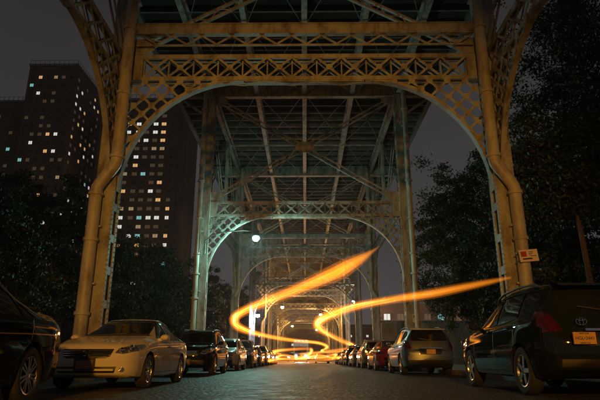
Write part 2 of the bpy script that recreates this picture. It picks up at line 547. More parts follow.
def side_parts(E, s, detail):
    """frame along the street between two bents, local y = 0..BAY"""
    st = M['steel']
    arc = arc_path()
    bars = []
    for end in (0, 1):
        f = (lambda u: .30+u) if end == 0 else (lambda u: BAY-.30-u)
        mb = MB()
        mb.sweep([(0, f(u), z) for u, z in arc], (1,0,0), .20, .05)
        for x in (-.085, .085):
            mb.sweep([(x, f(CU-(CU-u)*1.014), CZ+(z-CZ)*1.014) for u, z in arc], (1,0,0), .03, .10)
        mb.build('arch_rib', st, E, smooth=40)
        for (u0, z0), (u1, z1) in SL: bars.append(((f(u0), z0), (f(u1), z1), .11))
    nodes = [(f2, z) for u, z in SN for f2 in (.30+u, BAY-.30-u)]
    pan = []
    lattice_panel(pan, .5, BAY-.5, CROWN+.11, CROWN+.99, 17)
    bars += [(a, b_, .085) for a, b_ in pan]
    back = MB()
    for k, ((y0, z0), (y1, z1), w) in enumerate(bars):
        x = -s*(.085 if k % 2 else .115)
        if detail: barobj('lattice_bar', (x, y0, z0), (x, y1, z1), w, .03, st, E, (1,0,0))
        else: back.bar((x, y0, z0), (x, y1, z1), w, .03, (1,0,0))
        back.bar((-x, y0, z0), (-x, y1, z1), w, .03, (1,0,0))
    for y, z in nodes:
        back.prism([(y+.13*c, z+.13*d) for c, d in OCT], lambda u, v, h: (h, u, v), -s*.14, -s*.134)
    tag(back.build('back_lattice', st, E, fix=False), kind='stuff')
    for nm, z0, z1 in (('bottom_chord', CROWN, CROWN+.16), ('top_chord', CROWN+.97, CROWN+1.12)):
        mb = MB()
        for x in (-.085, .085): mb.box(x-.035, x+.035, .36, BAY-.36, z0, z1)
        mb.box(-.13, .13, .36 if z0 > 11.5 else 4.7, BAY-.36 if z0 > 11.5 else BAY-4.7, (z1+.002 if z0 > 11.5 else z0-.05), (z1+.03 if z0 > 11.5 else z0-.002))
        mb.build(nm, st, E)
    for (ya, za, yb, zb) in ((.4,12.3,BAY/2,20.0),(BAY/2,20.0,BAY-.4,12.3),(.4,19.6,BAY/2,12.3),(BAY/2,12.3,BAY-.4,19.6)):
        mb = MB()
        for o in (-.09, .09): mb.bar((o, ya, za), (o, yb, zb), .10, .06, (1,0,0))
        mb.build('cross_brace', st, E)
    MB().box(-.14, .14, BAY/2-.14, BAY/2+.14, 12.15, 20.0).build('post', st, E)

# arched side frames stand in every other bay
for s in (-1, 1):
    E_ = empty('side_frame', (s*7.2, 0, 0), V); side_parts(E_, s, True)
    E2 = empty('side_frame', (s*7.2, 2*BAY, 0), V); side_parts(E2, s, False)
    for i in (4, 6, 8, 10):
        E3 = empty('side_frame', (s*7.2, i*BAY, 0), V); copy_children(E2, E3)

D = empty('deck', (0,0,0), V)
Y0, Y1 = -BAY-2, 12*BAY+2
for x in (-7.2, -3.65, 0, 3.65, 7.2):
    mb = MB(); 
    i_beam(mb, (x, Y0, 20.98), (x, Y1, 20.98), .90, .34, .05, .05)
    mb.build('girder', M['steel'], D)
n = int((Y1-Y0)/1.4)
for k in range(n):
    y = Y0+.3+k*1.4
    boxobj('joist', -10.2, 10.2, y-.07, y+.07, 20.985, 21.30, M['steel_dark'], D)
MB().box(-10.3, 10.3, Y0, Y1, 21.302, 21.75).build('slab', M['slab'], D)
for s in (-1, 1):
    mb = MB(); mb.box(s*10.25-.06, s*10.25+.06, Y0, Y1, 20.75, 22.9); mb.box(s*10.25-.18, s*10.25+.18, Y0, Y1, 20.70, 20.75)
    mb.build('fascia', M['steel_dark'], D)
mb = MB()
for i in range(-1, 12):
    for xa, xb in ((-7.2,-3.65),(-3.65,0),(0,3.65),(3.65,7.2)):
        for h in range(2):
            ya = i*BAY+h*BAY/2+.3; yb = ya+BAY/2-.3
            z = 20.12
            mb.bar((xa+.2, ya, z), (xb-.2, yb, z), .05, .05, (0,0,1)); mb.bar((xa+.2, yb, z+.06), (xb-.2, ya, z+.06), .05, .05, (0,0,1))
tag(mb.build('bracing_rods', M['steel_dark'], D, fix=False), kind='stuff')
for i in range(0, 12):   # conduit pipes crossing under the deck
    MB().tube([(-7.0, i*BAY+BAY*.5, 12.3+7.4), (7.0, i*BAY+BAY*.5, 19.7)], .07, 8).build('conduit', M['steel'], D, smooth=40)

# small notice fixed to the right-hand nearest pipe
SG = empty('notice_board', (7.47, 17.42, 3.86))
SG.rotation_euler = (0, R(-5), 0)
MB().box(-.31, .31, -.012, .012, -.20, .20).build('panel', M['signw'], SG)
MB().box(-.26, -.07, -.017, -.0125, -.03, .15).build('red_mark', M['signr'], SG)
mb = MB()
for z, x0, x1 in ((.12,.0,.16),(.07,.0,.14),(.02,.0,.10),(-.02,.05,.25)): mb.box(x0, x1, -.016, -.0125, z-.012, z+.008)
mb.box(-.22, .10, -.016, -.0125, -.13, -.08)
mb.build('printed_lines', M['ink'], SG)
MB().box(-.40, -.28, .012, .05, -.14, -.1).box(-.40, -.28, .012, .05, .1, .14).build('bracket', M['lampmetal'], SG)
tag(SG, 'small pale rectangular notice with red mark on the right front drain pipe', 'sign')

# ------------------------------------------------------------------ lamps
def lamp_light(name, loc, col, power, parent, radius=.12, spot=None, aim=None):
    ld = bpy.data.lights.new(name, 'SPOT' if spot else 'POINT')
    ld.color = col; ld.energy = power; ld.shadow_soft_size = radius
    if spot:
        ld.spot_size = R(spot); ld.spot_blend = .8 if spot < 90 else .35
    o = bpy.data.objects.new(name, ld); put(o, parent)
    o.location = loc
    if aim is not None:
        o.rotation_euler = (Vector(aim)).to_track_quat('-Z', 'Y').to_euler()
    return o

def bracket_lamp(root_xyz, head, col, power, label, estr=60, group=None, down=None):
    """lamp head on an arm that springs from a viaduct column; coordinates are relative to the column foot"""
    E_ = empty('street_lamp', root_xyz)
    hx, hy, hz = head
    sx = 1 if hx > 0 else -1
    pts = [(0,0,hz-1.2),(0,0,hz-.3),(hx*.12,hy*.12,hz+.1),(hx*.4,hy*.4,hz+.35),(hx*.75,hy*.75,hz+.42),(hx*.97,hy*.97,hz+.34)]
    MB().tube(pts, .045, 8).build('arm', M['lampmetal'], E_, smooth=50)
    MB().lathe([(.02,.36),(.10,.34),(.14,.24),(.27,.14),(.33,.02),(.31,.0),(.22,.06),(.02,.1)], 'z', 18, (hx,hy,hz)).build('head', M['lampmetal'], E_, smooth=50)
    mt = emit('lit_bulb_'+label[:12].replace(' ', '_'), col, estr)
    MB().lathe([(.004,-.28),(.13,-.25),(.25,-.13),(.27,.0),(.18,.10),(.004,.11)], 'z', 14, (hx,hy,hz-.10)).build('bulb', mt, E_, smooth=80)
    lamp_light('lamp_light', (hx,hy,hz-.52), col, power, E_, spot=down, aim=(0,0,-1) if down else None)
    tag(E_, label, 'street lamp', group)
    return E_
G = 'street lamps hung on the viaduct columns'
bracket_lamp((-6.95,35.9,0), (3.55,-.2,8.73), TEAL, 1500, 'green glowing street lamp on the second bent, left of centre', 3.0, G)
bracket_lamp((-6.95,72.8,0), (.6,-.9,6.25), (.72,.80,1.0), 700, 'bluish white lamp low beside a left column behind the orange streak', 120, G)
bracket_lamp((-6.95,91.2,0), (3.1,-.6,9.08), WARM, 4200, 'warm street lamp far down the left side under the deck', 90, G)
bracket_lamp((6.95,109.5,0), (-3.8,-.6,9.26), WARM, 4200, 'warm street lamp far down the right side under the deck', 90, G)
bracket_lamp((6.95,79.5,0), (.3,.5,8.87), (1,.85,.62), 1800, 'small white lamp on a far right column', 70, G)
bracket_lamp((-6.95,146.1,0), (3.5,-.6,9.1), WARM, 3600, 'most distant left warm lamp near the vanishing point', 90, G)
bracket_lamp((6.95,164.5,0), (-3.5,-.6,9.1), WARM, 3600, 'most distant right warm lamp near the vanishing point', 90, G)

# street light behind the camera that throws sodium light up the street
SLP = empty('street_light', (-3.0,-15.0,0))
MB().tube([(0,0,0),(0,0,.5),(0,0,5.4)], [.16,.10,.075], 14).build('pole', M['lampmetal'], SLP, smooth=40)
MB().tube([(0,0,5.3),(.3,0,5.9),(1.1,.2,6.25),(2.2,.5,6.35)], .05, 10).build('arm', M['lampmetal'], SLP, smooth=50)
mb = MB(); mb.prism([(-.18,-.3),(.18,-.3),(.22,.2),(.14,.42),(-.14,.42),(-.22,.2)], lambda u, v, h: (2.3+u, .5+v, 6.3+h), 0, .16)
mb.build('head', M['lampmetal'], SLP)
MB().box(2.16,2.44,.3,.85,6.24,6.295).build('lens', emit('sodium_lens', SODIUM, 40), SLP)
lamp_light('lamp_light', (2.3,1.0,6.15), SODIUM, 15500, SLP, .3, spot=43, aim=(.6, 32, -1.6))
tag(SLP, 'sodium street light on a tall pole behind the viewer', 'street light')

# ------------------------------------------------------------------ buildings
M['lit_warm'] = emit('lit_window_warm', (1.0,.55,.22), .75)
M['lit_white'] = emit('lit_window_white', (.9,.88,.80), .8)
M['lit_teal'] = emit('lit_window_teal', (.35,.85,.80), .55)
M['lit_soft'] = emit('lit_window_soft', (1.0,.68,.36), .3)
M['lit_dim'] = emit('lit_window_dim', (.9,.6,.36), .05)
def window_mesh(w, h, paneM, key):
    mb = MB()
    t = .09
    mb.box(-w/2,w/2,-.10,.0,-h/2,-h/2+t); mb.box(-w/2,w/2,-.10,.0,h/2-t,h/2)
    mb.box(-w/2,-w/2+t,-.10,.0,-h/2+t,h/2-t); mb.box(w/2-t,w/2,-.10,.0,-h/2+t,h/2-t)
    mb.box(-.035,.035,-.08,.0,-h/2+t,h/2-t)
    mb.box(-w/2-.1,w/2+.1,-.18,.0,-h/2-.1,-h/2-.002)
    mb.box(-w/2+t,w/2-t,-.04,-.02,-h/2+t,h/2-t, 1)
    return mb.mesh('window_'+key, [M['frame'], paneM])

def add_windows(parent, face, cols, floors, fh, z0, wmeshes, rnd, pos, lit):
    """face: 'front' (y = pos) or 'right' (x = pos)"""
    for fl in floors:
        for c in cols:
            r = rnd.random()
            key = 'dark'
            if r < lit: key = rnd.choice(['warm','warm','soft','white','white','teal','dim'])
            elif r < lit*2.0: key = 'dim'
            o = bpy.data.objects.new('window', wmeshes[key])
            put(o, parent)
            z = z0 + fl*fh
            if face == 'front': o.location = (c, pos, z)
            else: o.location = (pos, c, z); o.rotation_euler = (0,0,math.pi/2)

def wset(w, h):
    return {'dark': window_mesh(w,h,M['dglass'],'dark'), 'warm': window_mesh(w,h,M['lit_warm'],'warm'), 'white': window_mesh(w,h,M['lit_white'],'white'),
            'teal': window_mesh(w,h,M['lit_teal'],'teal'), 'dim': window_mesh(w,h,M['lit_dim'],'dim'), 'soft': window_mesh(w,h,M['lit_soft'],'soft')}

def tower(name, label, x0, x1, y0, y1, H, step=None):
    E_ = empty(name, ((x0+x1)/2, (y0+y1)/2, 0))
    cx, cy = (x0+x1)/2, (y0+y1)/2
    mb = MB(); mb.box(x0-cx, x1-cx, y0-cy, y1-cy, 0, H)
    mb.build('wall', M['brick'], E_)
    mb = MB(); mb.box(x0-cx-.25, x1-cx+.25, y0-cy-.25, y1-cy+.25, H+.002, H+.7)
    mb.build('parapet', M['conc'], E_)
    mb = MB()
    for x in frange(x0-cx, x1-cx, 1.5): mb.box(x-.05, x+.05, y0-cy, y0-cy+.1, H+.7, H+2.0)
    for y in frange(y0-cy, y1-cy, 1.5): mb.box(x1-cx-.1, x1-cx, y-.05, y+.05, H+.7, H+2.0)
    mb.box(x0-cx, x1-cx, y0-cy+.02, y0-cy+.08, H+1.95, H+2.05); mb.box(x1-cx-.08, x1-cx-.02, y0-cy, y1-cy, H+1.95, H+2.05)
    mb.build('roof_railing', M['frame'], E_)
    tag(E_, label, 'building')
    return E_, cx, cy
rnd = random.Random(3)
WS = wset(1.25, 1.2); WL = wset(1.6, 1.2)
FH = 2.75
tA, cx, cy = tower('apartment_tower', 'tall brick apartment tower with scattered lit windows at far left behind trees', -86, -71, 145, 172, 88.5)
add_windows(tA, 'front', [-6.0,-3.6,-1.2,1.2,3.6,6.0], range(11, 31), FH, 2.0, WS, rnd, -13.5, .17)
add_windows(tA, 'right', [-11.5,-8.2,-4.9,-1.6,1.7,5.0,8.3,11.6], range(11, 31), FH, 2.0, WS, rnd, 7.5, .30)
tC, cx, cy = tower('apartment_tower', 'lower dark brick block at the left edge beside the tall tower', -118, -86.2, 150, 168, 78.5)
add_windows(tC, 'front', [-3,1.5,6,10.5,14], range(9, 27), FH, 2.0, WS, rnd, -9.0, .16)
tB, cx, cy = tower('apartment_tower', 'brick apartment tower with many lit windows between the left columns', -64, -36.5, 150, 166, 79.0)
add_windows(tB, 'front', [-11.6,-9.4,-6.6,-4.4,-1.4,1.2,3.9,6.4], range(6, 27), FH, 2.0, WL, rnd, -8.0, .42)
add_windows(tB, 'front', [9.4], range(6, 27), FH, 2.0, WS, rnd, -8.0, .12)
for x in (11.2, 13.0):
    MB().box(x-.35, x+.35, -8.35, -8.0, 0, 79).build('brick_pier', M['brick'], tB)

def low_building(label, x0, x1, y0, y1, H, wallm, cols, rows, lit, roofm):
    E_ = empty('low_building', ((x0+x1)/2, (y0+y1)/2, 0))
    hx, hy = (x1-x0)/2, (y1-y0)/2
    MB().box(-hx,hx,-hy,hy,0,H).build('wall', wallm, E_)
    MB().box(-hx-.3,hx+.3,-hy-.3,hy+.3,H+.002,H+.35).build('cornice', M['conc'], E_)
    MB().box(-hx+1,hx-1,-hy+1,hy-1,H+.352,H+1.5).build('roof', roofm, E_)
    for z in rows:
        for c in cols:
            r = rnd.random()
            o = bpy.data.objects.new('window', WS['dark' if r > lit else rnd.choice(['teal','white','dim'])])
            put(o, E_); o.location = (c, -hy, z)
    tag(E_, label, 'building')
    return E_
low_building('low brick building with pale lit windows beyond the right columns', 13, 25, 92, 104, 9.6, M['brick2'], [-5,-2.7,-.4,1.9,4.2], [3.0,7.4], .75, M['steel_dark'])
low_building('tan building with few lit windows behind the right parked cars', 25.5, 44, 88, 102, 10.5, M['wallc'], [-7.5,-4.5,-1.5,1.5,4.5], [3.0,6.6], .4, M['steel_dark'])
low_building('wide dark building closing the far end of the street', -40, 40, 262, 280, 15, M['brick2'], [-30+4*k for k in range(16)], [3,7,11], .5, M['steel_dark'])
YW = empty('yard_wall', (17,64,0))
for k in range(10):
    boxobj('wall_panel', -8+k*1.9+.01, -8+(k+1)*1.9-.01, -.15, .15, 0, 4.6+.02*(k % 3), M['wallc'], YW)
boxobj('coping', -8.1, 11.1, -.25, .25, 4.65, 4.85, M['conc'], YW)
tag(YW, 'plain concrete yard wall beyond the right hand parked cars', 'wall')

# ------------------------------------------------------------------ trees
def crown_mesh(name, rx, ry, rz, clumps, leaves, seed, leaf=.16, clump_r=.9):
    g = np.random.default_rng(seed)
    pts = []
    while len(pts) < clumps:
        p = g.normal(size=3); p /= np.linalg.norm(p)
        r = g.uniform(.16, 1)**.5
        lump = 1 + .22*math.sin(3.1*p[0]*2+seed) * math.cos(2.7*p[2]*2+seed*1.7) + g.normal()*.05
        q = p*r*lump
        if q[2] < -.75: continue
        if math.sin(q[0]*5.3+seed)*math.sin(q[1]*4.7+seed*2)*math.sin(q[2]*6.1+seed*.5) > .34: continue
        pts.append(q*np.array([rx, ry, rz]))
    pts = np.array(pts)
    n = clumps*leaves
    c = np.repeat(pts, leaves, axis=0) + g.normal(size=(n,3))*np.repeat(g.uniform(.55,1.15,size=clumps)*clump_r, leaves)[:,None]*np.array([.40,.40,.26])
    a = g.normal(size=(n,3)); a /= np.linalg.norm(a, axis=1)[:,None]
    b_ = g.normal(size=(n,3)); b_ -= a*(a*b_).sum(1)[:,None]; b_ /= np.linalg.norm(b_, axis=1)[:,None]
    sz = leaf*g.uniform(.55, 1.5, size=(n,1))
    v = np.empty((n,4,3))
    v[:,0] = c-a*sz; v[:,1] = c+b_*sz*.5; v[:,2] = c+a*sz; v[:,3] = c-b_*sz*.5
    me = bpy.data.meshes.new(name)
    me.vertices.add(n*4); me.vertices.foreach_set('co', v.ravel())
    me.loops.add(n*4); me.loops.foreach_set('vertex_index', np.arange(n*4))
    me.polygons.add(n); me.polygons.foreach_set('loop_start', np.arange(0, n*4, 4)); me.polygons.foreach_set('loop_total', np.full(n, 4))
    me.materials.append(M['leaf'])
    me.update(calc_edges=True)
    return me, pts

def tree(label, x, y, h0, rad, clumps, leaves, seed, leaf=.16, lean=(0,0), clump_r=.9, name='tree', trunk_r=.26):
    rx, ry, rz = rad
    E_ = empty(name, (x, y, 0))
    me, pts = crown_mesh('crown', rx, ry, rz, clumps, leaves, seed, leaf, clump_r)
    cr = bpy.data.objects.new('crown', me); put(cr, E_)
    cz = h0 + rz*.72
    cr.location = (lean[0], lean[1], cz)
    mb = MB()
    g = random.Random(seed)
    top = Vector((lean[0]*.8, lean[1]*.8, cz))
    path = [Vector((0,0,-.05)), Vector((0,0,.4)), Vector((lean[0]*.2+g.uniform(-.1,.1), lean[1]*.2, h0*.5)), Vector((lean[0]*.5, lean[1]*.5, h0)), top]
    mb.tube(path, [trunk_r*1.4, trunk_r*1.05, trunk_r*.9, trunk_r*.7, trunk_r*.25], 10)
    for k in range(16):
        p = pts[g.randrange(len(pts))]
        t = g.uniform(.35, .9)
        s0 = Vector((lean[0]*.5, lean[1]*.5, h0)).lerp(top, t*.7)
        e0 = Vector((p[0]*.8+lean[0], p[1]*.8+lean[1], cz+p[2]*.8))
        mid = s0.lerp(e0, .5)+Vector((0,0,.3))
        mb.tube([s0, mid, e0], [trunk_r*.4, trunk_r*.22, .02], 6)
    mb.build('trunk', M['bark'], E_, smooth=60)
    tag(E_, label, 'tree', 'trees beside the viaduct')
    return E_

tree('big dark leafy tree filling the right edge behind the right column', 18.6, 25, 5.0, (8.8,6.5,11), 620, 230, 11, .085, clump_r=1.25, trunk_r=.34)
tree('dark tree between the second and first right columns', 14.6, 46, 3.6, (5.6,5.5,8.4), 420, 180, 12, .11, clump_r=1.05)
tree('second dark tree right of the near right column', 14.2, 31, 3.0, (3.6,4.0,6.5), 260, 180, 13, .09)
tree('slim tree with a bare leaning pale trunk at the far right', 11.1, 20.2, 5.9, (2.2,1.8,2.6), 90, 180, 14, .085, lean=(-.5,.2), trunk_r=.13)
tree('low bushy tree behind the right parked cars', 13.4, 26, .8, (4.2,3.0,3.4), 220, 180, 15, .085)
tree('large dark tree at the far left before the towers', -22.5, 40, 3.2, (7.6,6,7.0), 460, 180, 16, .11, clump_r=1.1)
tree('dark tree at the left edge behind the near black car', -16.5, 24, 1.2, (4.6,4.2,3.8), 320, 180, 17, .085)
tree('green tree between the first and second left columns', -17.6, 54, 2.6, (6.6,5.5,5.9), 420, 180, 18, .115, clump_r=1.1)
tree('smaller tree left of the second left column', -13.2, 60, 2.0, (3.0,3.5,4.4), 190, 150, 19, .12)
tree('distant dark tree framed by the left side arch', -17.5, 92, 3.6, (6.0,6,7.4), 280, 130, 20, .18, clump_r=1.1)
tree('farther tree left of the bluish lamp', -15.0, 118, 3.0, (4.8,6,7.4), 240, 110, 21, .22, clump_r=1.1)

# ------------------------------------------------------------------ cars
def smooth_curve(pts, ys, k=5):
    xp = [p[0] for p in pts]; fp = [p[1] for p in pts]
    fine = np.linspace(ys[0], ys[-1], 400)
    v = np.interp(fine, xp, fp)
    w = np.hanning(2*k+1); w /= w.sum()
    pad = np.concatenate([np.full(k, v[0]), v, np.full(k, v[-1])])
    # reflect slopes at the ends so the tips keep their value
    pad[:k] = 2*v[0]-v[1:k+1][::-1]; pad[-k:] = 2*v[-1]-v[-k-1:-1][::-1]
    sm = np.convolve(pad, w, 'valid')
    return np.interp(ys, fine, sm)

def in_poly(poly, u, v):
    c = False; n = len(poly); j = n-1
    for i in range(n):
        if (poly[i][1] > v) != (poly[j][1] > v) and u < (poly[j][0]-poly[i][0])*(v-poly[i][1])/(poly[j][1]-poly[i][1])+poly[i][0]: c = not c
        j = i
    return c

def car_meshes(S):
    L2 = S['L']/2
    ys = np.concatenate([np.linspace(-L2, -L2+.3, 9)[:-1], np.linspace(-L2+.3, L2-.3, 64), np.linspace(L2-.3, L2, 9)[1:]])
    zt = smooth_curve(S['top'], ys, 9); zb = smooth_curve(S['belt'], ys, 9); zr = smooth_curve(S['sill'], ys, 5)
    w = smooth_curve(S['plan'], ys, 7); wr = smooth_curve(S['roofw'], ys, 9)
    rings = []
    def section(i):
        Z, B, Q, W, WR = zt[i], min(zb[i], zt[i]-.035), zr[i], w[i], wr[i]
        h = Z-B; k = min(1, h/.35)
        WR = min(WR, W*.93)
        P = [(0,Q),(.55*W,Q),(.86*W,Q),(.945*W,Q+.03),(.98*W,Q+.11),(.995*W,Q+.25*(B-Q)+.05),(1.0*W,Q+.5*(B-Q)),(.998*W,Q+.72*(B-Q)),(.985*W,Q+.88*(B-Q)),(.955*W,B-.012),(.925*W,B+.012*k)]
        ax, az = .925*W, B+.012*k; bx, bz = WR, Z-.075*k-.012
        for t in (.12,.3,.5,.7,.88,1.0):
            bul = math.sin(math.pi*t)*.02*k
            P.append((ax+(bx-ax)*t+bul, az+(bz-az)*t))
        P += [(WR-.03*k-.02, Z-.032*k-.006),(WR*.86-.01, Z-.012*k-.002),(WR*.6, Z-.002),(WR*.3, Z+.006),(0, Z+.010)]
        return P
    secs = [section(i) for i in range(len(ys))]
    def ring(P, y, sc, dy):
        zc = (P[0][1]+P[-1][1])/2
        out = []
        for x, z in P:
            xx, zz = x*sc, zc+(z-zc)*sc
            out.append((xx, y+dy, zz))
        return out
    for sc, dy in ((.04,-.075),(.3,-.07),(.55,-.06),(.78,-.04),(.92,-.018)): rings.append(ring(secs[0], ys[0], sc, dy))
    for i in range(len(ys)): rings.append(ring(secs[i], ys[i], 1, 0))
    for sc, dy in ((.92,.018),(.78,.04),(.55,.06),(.3,.07),(.04,.075)): rings.append(ring(secs[-1], ys[-1], sc, dy))
    # curve the ends in plan: corners sit back, bumper forward
    bm = bmesh.new()
    grid = []
    npt = len(secs[0])
    for r in rings:
        row = []
        for x, y, z in r:
            ef = max(0, 1-(y+L2)/.7) if y < 0 else 0
            er = max(0, 1-(L2-y)/.6) if y > 0 else 0
            yy = y + ef*(S.get('nose', .16)*(x/S['W']*2)**2) - er*(S.get('tailc', .10)*(x/S['W']*2)**2)
            row.append((x, yy, z))
        full = row + [(-x, y, z) for x, y, z in row[-2:0:-1]]
        grid.append([bm.verts.new(p) for p in full])
    nn = len(grid[0])
    for a in range(len(grid)-1):
        for j in range(nn):
            bm.faces.new((grid[a][j], grid[a][(j+1) % nn], grid[a+1][(j+1) % nn], grid[a+1][j]))
    bm.faces.new(list(reversed(grid[0]))); bm.faces.new(grid[-1])
    bmesh.ops.recalc_face_normals(bm, faces=bm.faces)
    me = bpy.data.meshes.new('tmp_body'); bm.to_mesh(me); bm.free()
    o = put(bpy.data.objects.new('tmp_body', me))
    cut = MB()
    rw = S['wheel']+.055
    for y in S['axles']:
        for s in (-1, 1):
            cut.tube([(s*(S['W']/2-.30), y, S['wheel']), (s*(S['W']/2+.2), y, S['wheel'])], rw, 40)
    c = cut.build('tmp_cut', M['black'])
    md = o.modifiers.new('cut', 'BOOLEAN'); md.object = c; md.operation = 'DIFFERENCE'; md.solver = 'EXACT'
    dg = bpy.context.evaluated_depsgraph_get()
    me2 = bpy.data.meshes.new_from_object(o.evaluated_get(dg))
    bpy.data.objects.remove(o); bpy.data.objects.remove(c)
    bm = bmesh.new(); bm.from_mesh(me2)
    lay = bm.faces.layers.int.new('tag')
    bm.normal_update()
    for f in bm.faces:
        p = f.calc_center_median()
        for y in S['axles']:
            if math.hypot(p.y-y, p.z-S['wheel']) < rw-.0 and abs(p.x) < S['W']/2 - .005 and abs(f.normal.x) > .97 or abs(math.hypot(p.y-y, p.z-S['wheel'])-rw) < .006:
                if abs(p.x) > S['W']/2-.33: f[lay] = 1 + (2 if p.x > 0 else 0) + (1 if p.y > 0 else 0)
    TAGS = {0: 'body', 1: 'well|1', 2: 'well|2', 3: 'well|3', 4: 'well|4'}
    def region(nm, poly, proj, cond, tagname=None):
        t = len(TAGS)
        TAGS[t] = tagname or nm
        us = [p[0] for p in poly]; vs = [p[1] for p in poly]
        def uv(p): return (p.y, p.z) if proj == 'side' else (p.x, p.z)
        def near():
            out = []
            for f in bm.faces:
                if 1 <= f[lay] <= 4: continue
                a = [uv(v.co) for v in f.verts]
                if max(q[0] for q in a) < min(us) or min(q[0] for q in a) > max(us) or max(q[1] for q in a) < min(vs) or min(q[1] for q in a) > max(vs): continue
                if cond(f.calc_center_median(), f.normal): out.append(f)
            return out
        for i in range(len(poly)):
            a = poly[i]; b_ = poly[(i+1) % len(poly)]
            fs = near()
            if not fs: continue
            geom = list({e_ for f in fs for e_ in f.edges}) + fs + list({v for f in fs for v in f.verts})
            du, dv = b_[0]-a[0], b_[1]-a[1]
            if proj == 'side': co_, no_ = Vector((0,a[0],a[1])), Vector((0,-dv,du))
            else: co_, no_ = Vector((a[0],0,a[1])), Vector((-dv,0,du))
            bmesh.ops.bisect_plane(bm, geom=geom, plane_co=co_, plane_no=no_, dist=1e-4)
        bm.normal_update()
        for f in near():
            p = f.calc_center_median()
            if in_poly(poly, *uv(p)): f[lay] = t
    for nm, poly, proj, yr, nc in S['regions']:
        if proj == 'side':
            for s in (-1, 1):
                region(nm, poly, 'side', lambda p, n_, s=s: p.x*s > .3 and n_.x*s > .25, nm+('|L' if s < 0 else '|R'))
        else:
            polys = [poly]
            if nm in ('headlight', 'taillight', 'reflector', 'fog_lamp'): polys = [poly, [(-x, z) for x, z in reversed(poly)]]
            for q, pl in enumerate(polys):
                region(nm, pl, 'front', lambda p, n_: yr[0] < p.y < yr[1] and abs(n_.x) < .93 and n_.y*nc > -.3, nm+'|'+str(q))
    out = {}
    groups = {}
    for f in bm.faces: groups.setdefault(TAGS[f[lay]], []).append(f)
    for tg, fs in groups.items():
        mb = MB(); idx = {}
        nm = tg.split('|')[0]
        off = -.010 if nm in ('windscreen','side_window','rear_window','grille','intake') else 0
        for f in fs:
            face = []
            for v in f.verts:
                if v not in idx:
                    idx[v] = len(mb.v); mb.v.append(tuple(v.co + v.normal*off))
                face.append(idx[v])
            mb.f.append(tuple(face)); mb.mi.append(0)
        out[tg] = mb
    bm.free()
    return out

REGMAT = {'well': 'black', 'seam': 'black', 'windscreen': 'glass', 'side_window': 'glass', 'rear_window': 'glass', 'headlight': 'lens', 'taillight': 'tail', 'grille': 'black', 'intake': 'black', 'bumper_trim': 'black', 'reflector': 'tail', 'plate_recess': 'black', 'fog_lamp': 'lens', 'cowl': 'black'}

SEDAN = dict(L=4.9, W=1.85, wheel=.325, axles=(-1.5, 1.3),
  top=[(-2.45,.70),(-2.40,.77),(-2.28,.835),(-1.9,.91),(-1.45,.975),(-1.0,1.03),(-.3,1.37),(.05,1.44),(.45,1.465),(.95,1.42),(1.75,1.10),(2.2,1.065),(2.38,1.03),(2.45,.93)],
  belt=[(-2.45,.66),(-2.2,.76),(-1.5,.87),(-.9,.915),(0,.935),(1.2,.965),(2.0,.965),(2.45,.89)],
  sill=[(-2.45,.27),(-2.3,.22),(-1.9,.20),(1.8,.20),(2.2,.24),(2.45,.36)],
  plan=[(-2.45,.72),(-2.38,.79),(-2.2,.855),(-1.7,.905),(-1.0,.92),(1.2,.92),(1.9,.89),(2.25,.84),(2.45,.74)],
  roofw=[(-2.45,.62),(-1.6,.76),(-1.0,.70),(-.3,.585),(.4,.575),(1.0,.56),(1.7,.64),(2.2,.70),(2.45,.6)],
  regions=[
   ('side_window', [(-.80,.965),(-.55,1.10),(-.28,1.27),(-.05,1.345),(.12,1.365),(.12,.965)], 'side', None, 0),
   ('side_window', [(.20,.965),(.20,1.368),(.50,1.375),(.72,1.34),(.98,1.20),(1.05,.985)], 'side', None, 0),
   ('side_window', [(1.11,.985),(1.05,1.17),(1.12,1.13),(1.36,1.0)], 'side', None, 0),
   ('seam', [(-1.02,.30),(-1.0,.93),(-.985,.93),(-1.005,.30)], 'side', None, 0),
   ('seam', [(.14,.28),(.14,.93),(.153,.93),(.153,.28)], 'side', None, 0),
   ('seam', [(1.18,.72),(1.24,.95),(1.253,.95),(1.193,.72)], 'side', None, 0),
   ('seam', [(-.98,.285),(1.0,.285),(1.0,.297),(-.98,.297)], 'side', None, 0),
   ('windscreen', [(-.66,1.06),(.66,1.06),(.56,1.40),(-.56,1.40)], 'front', (-1.25,.2), -1),
   ('rear_window', [(-.56,1.13),(.56,1.13),(.50,1.385),(-.50,1.385)], 'front', (.75,1.95), 1),
   ('cowl', [(-.72,1.028),(.72,1.028),(.67,1.058),(-.67,1.058)], 'front', (-1.4,-.7), -1),
   ('fog_lamp', [(.64+.05*math.cos(k*.785), .365+.05*math.sin(k*.785)) for k in range(8)], 'front', (-2.7,-2.0), -1),
   ('headlight', [(.50,.665),(.64,.64),(.84,.70),(.905,.80),(.90,.845),(.80,.83),(.55,.745)], 'front', (-2.6,-1.75), -1),
   ('grille', [(-.44,.60),(-.36,.565),(.36,.565),(.44,.60),(.47,.735),(-.47,.735)], 'front', (-2.7,-2.2), -1),
   ('intake', [(-.52,.31),(.52,.31),(.55,.42),(-.55,.42)], 'front', (-2.7,-2.2), -1),
   ('taillight', [(.52,.76),(.88,.78),(.88,.94),(.60,.93)], 'front', (1.95,2.6), 1),
   ('bumper_trim', [(-.6,.38),(.6,.38),(.6,.46),(-.6,.46)], 'front', (2.2,2.7), 1),
  ], handles=((.0,.82),(1.02,.845)), mirror=(-.72,1.0), plate_f=(-2.545,.455), plate_r=(2.545,.68), spokes=7)

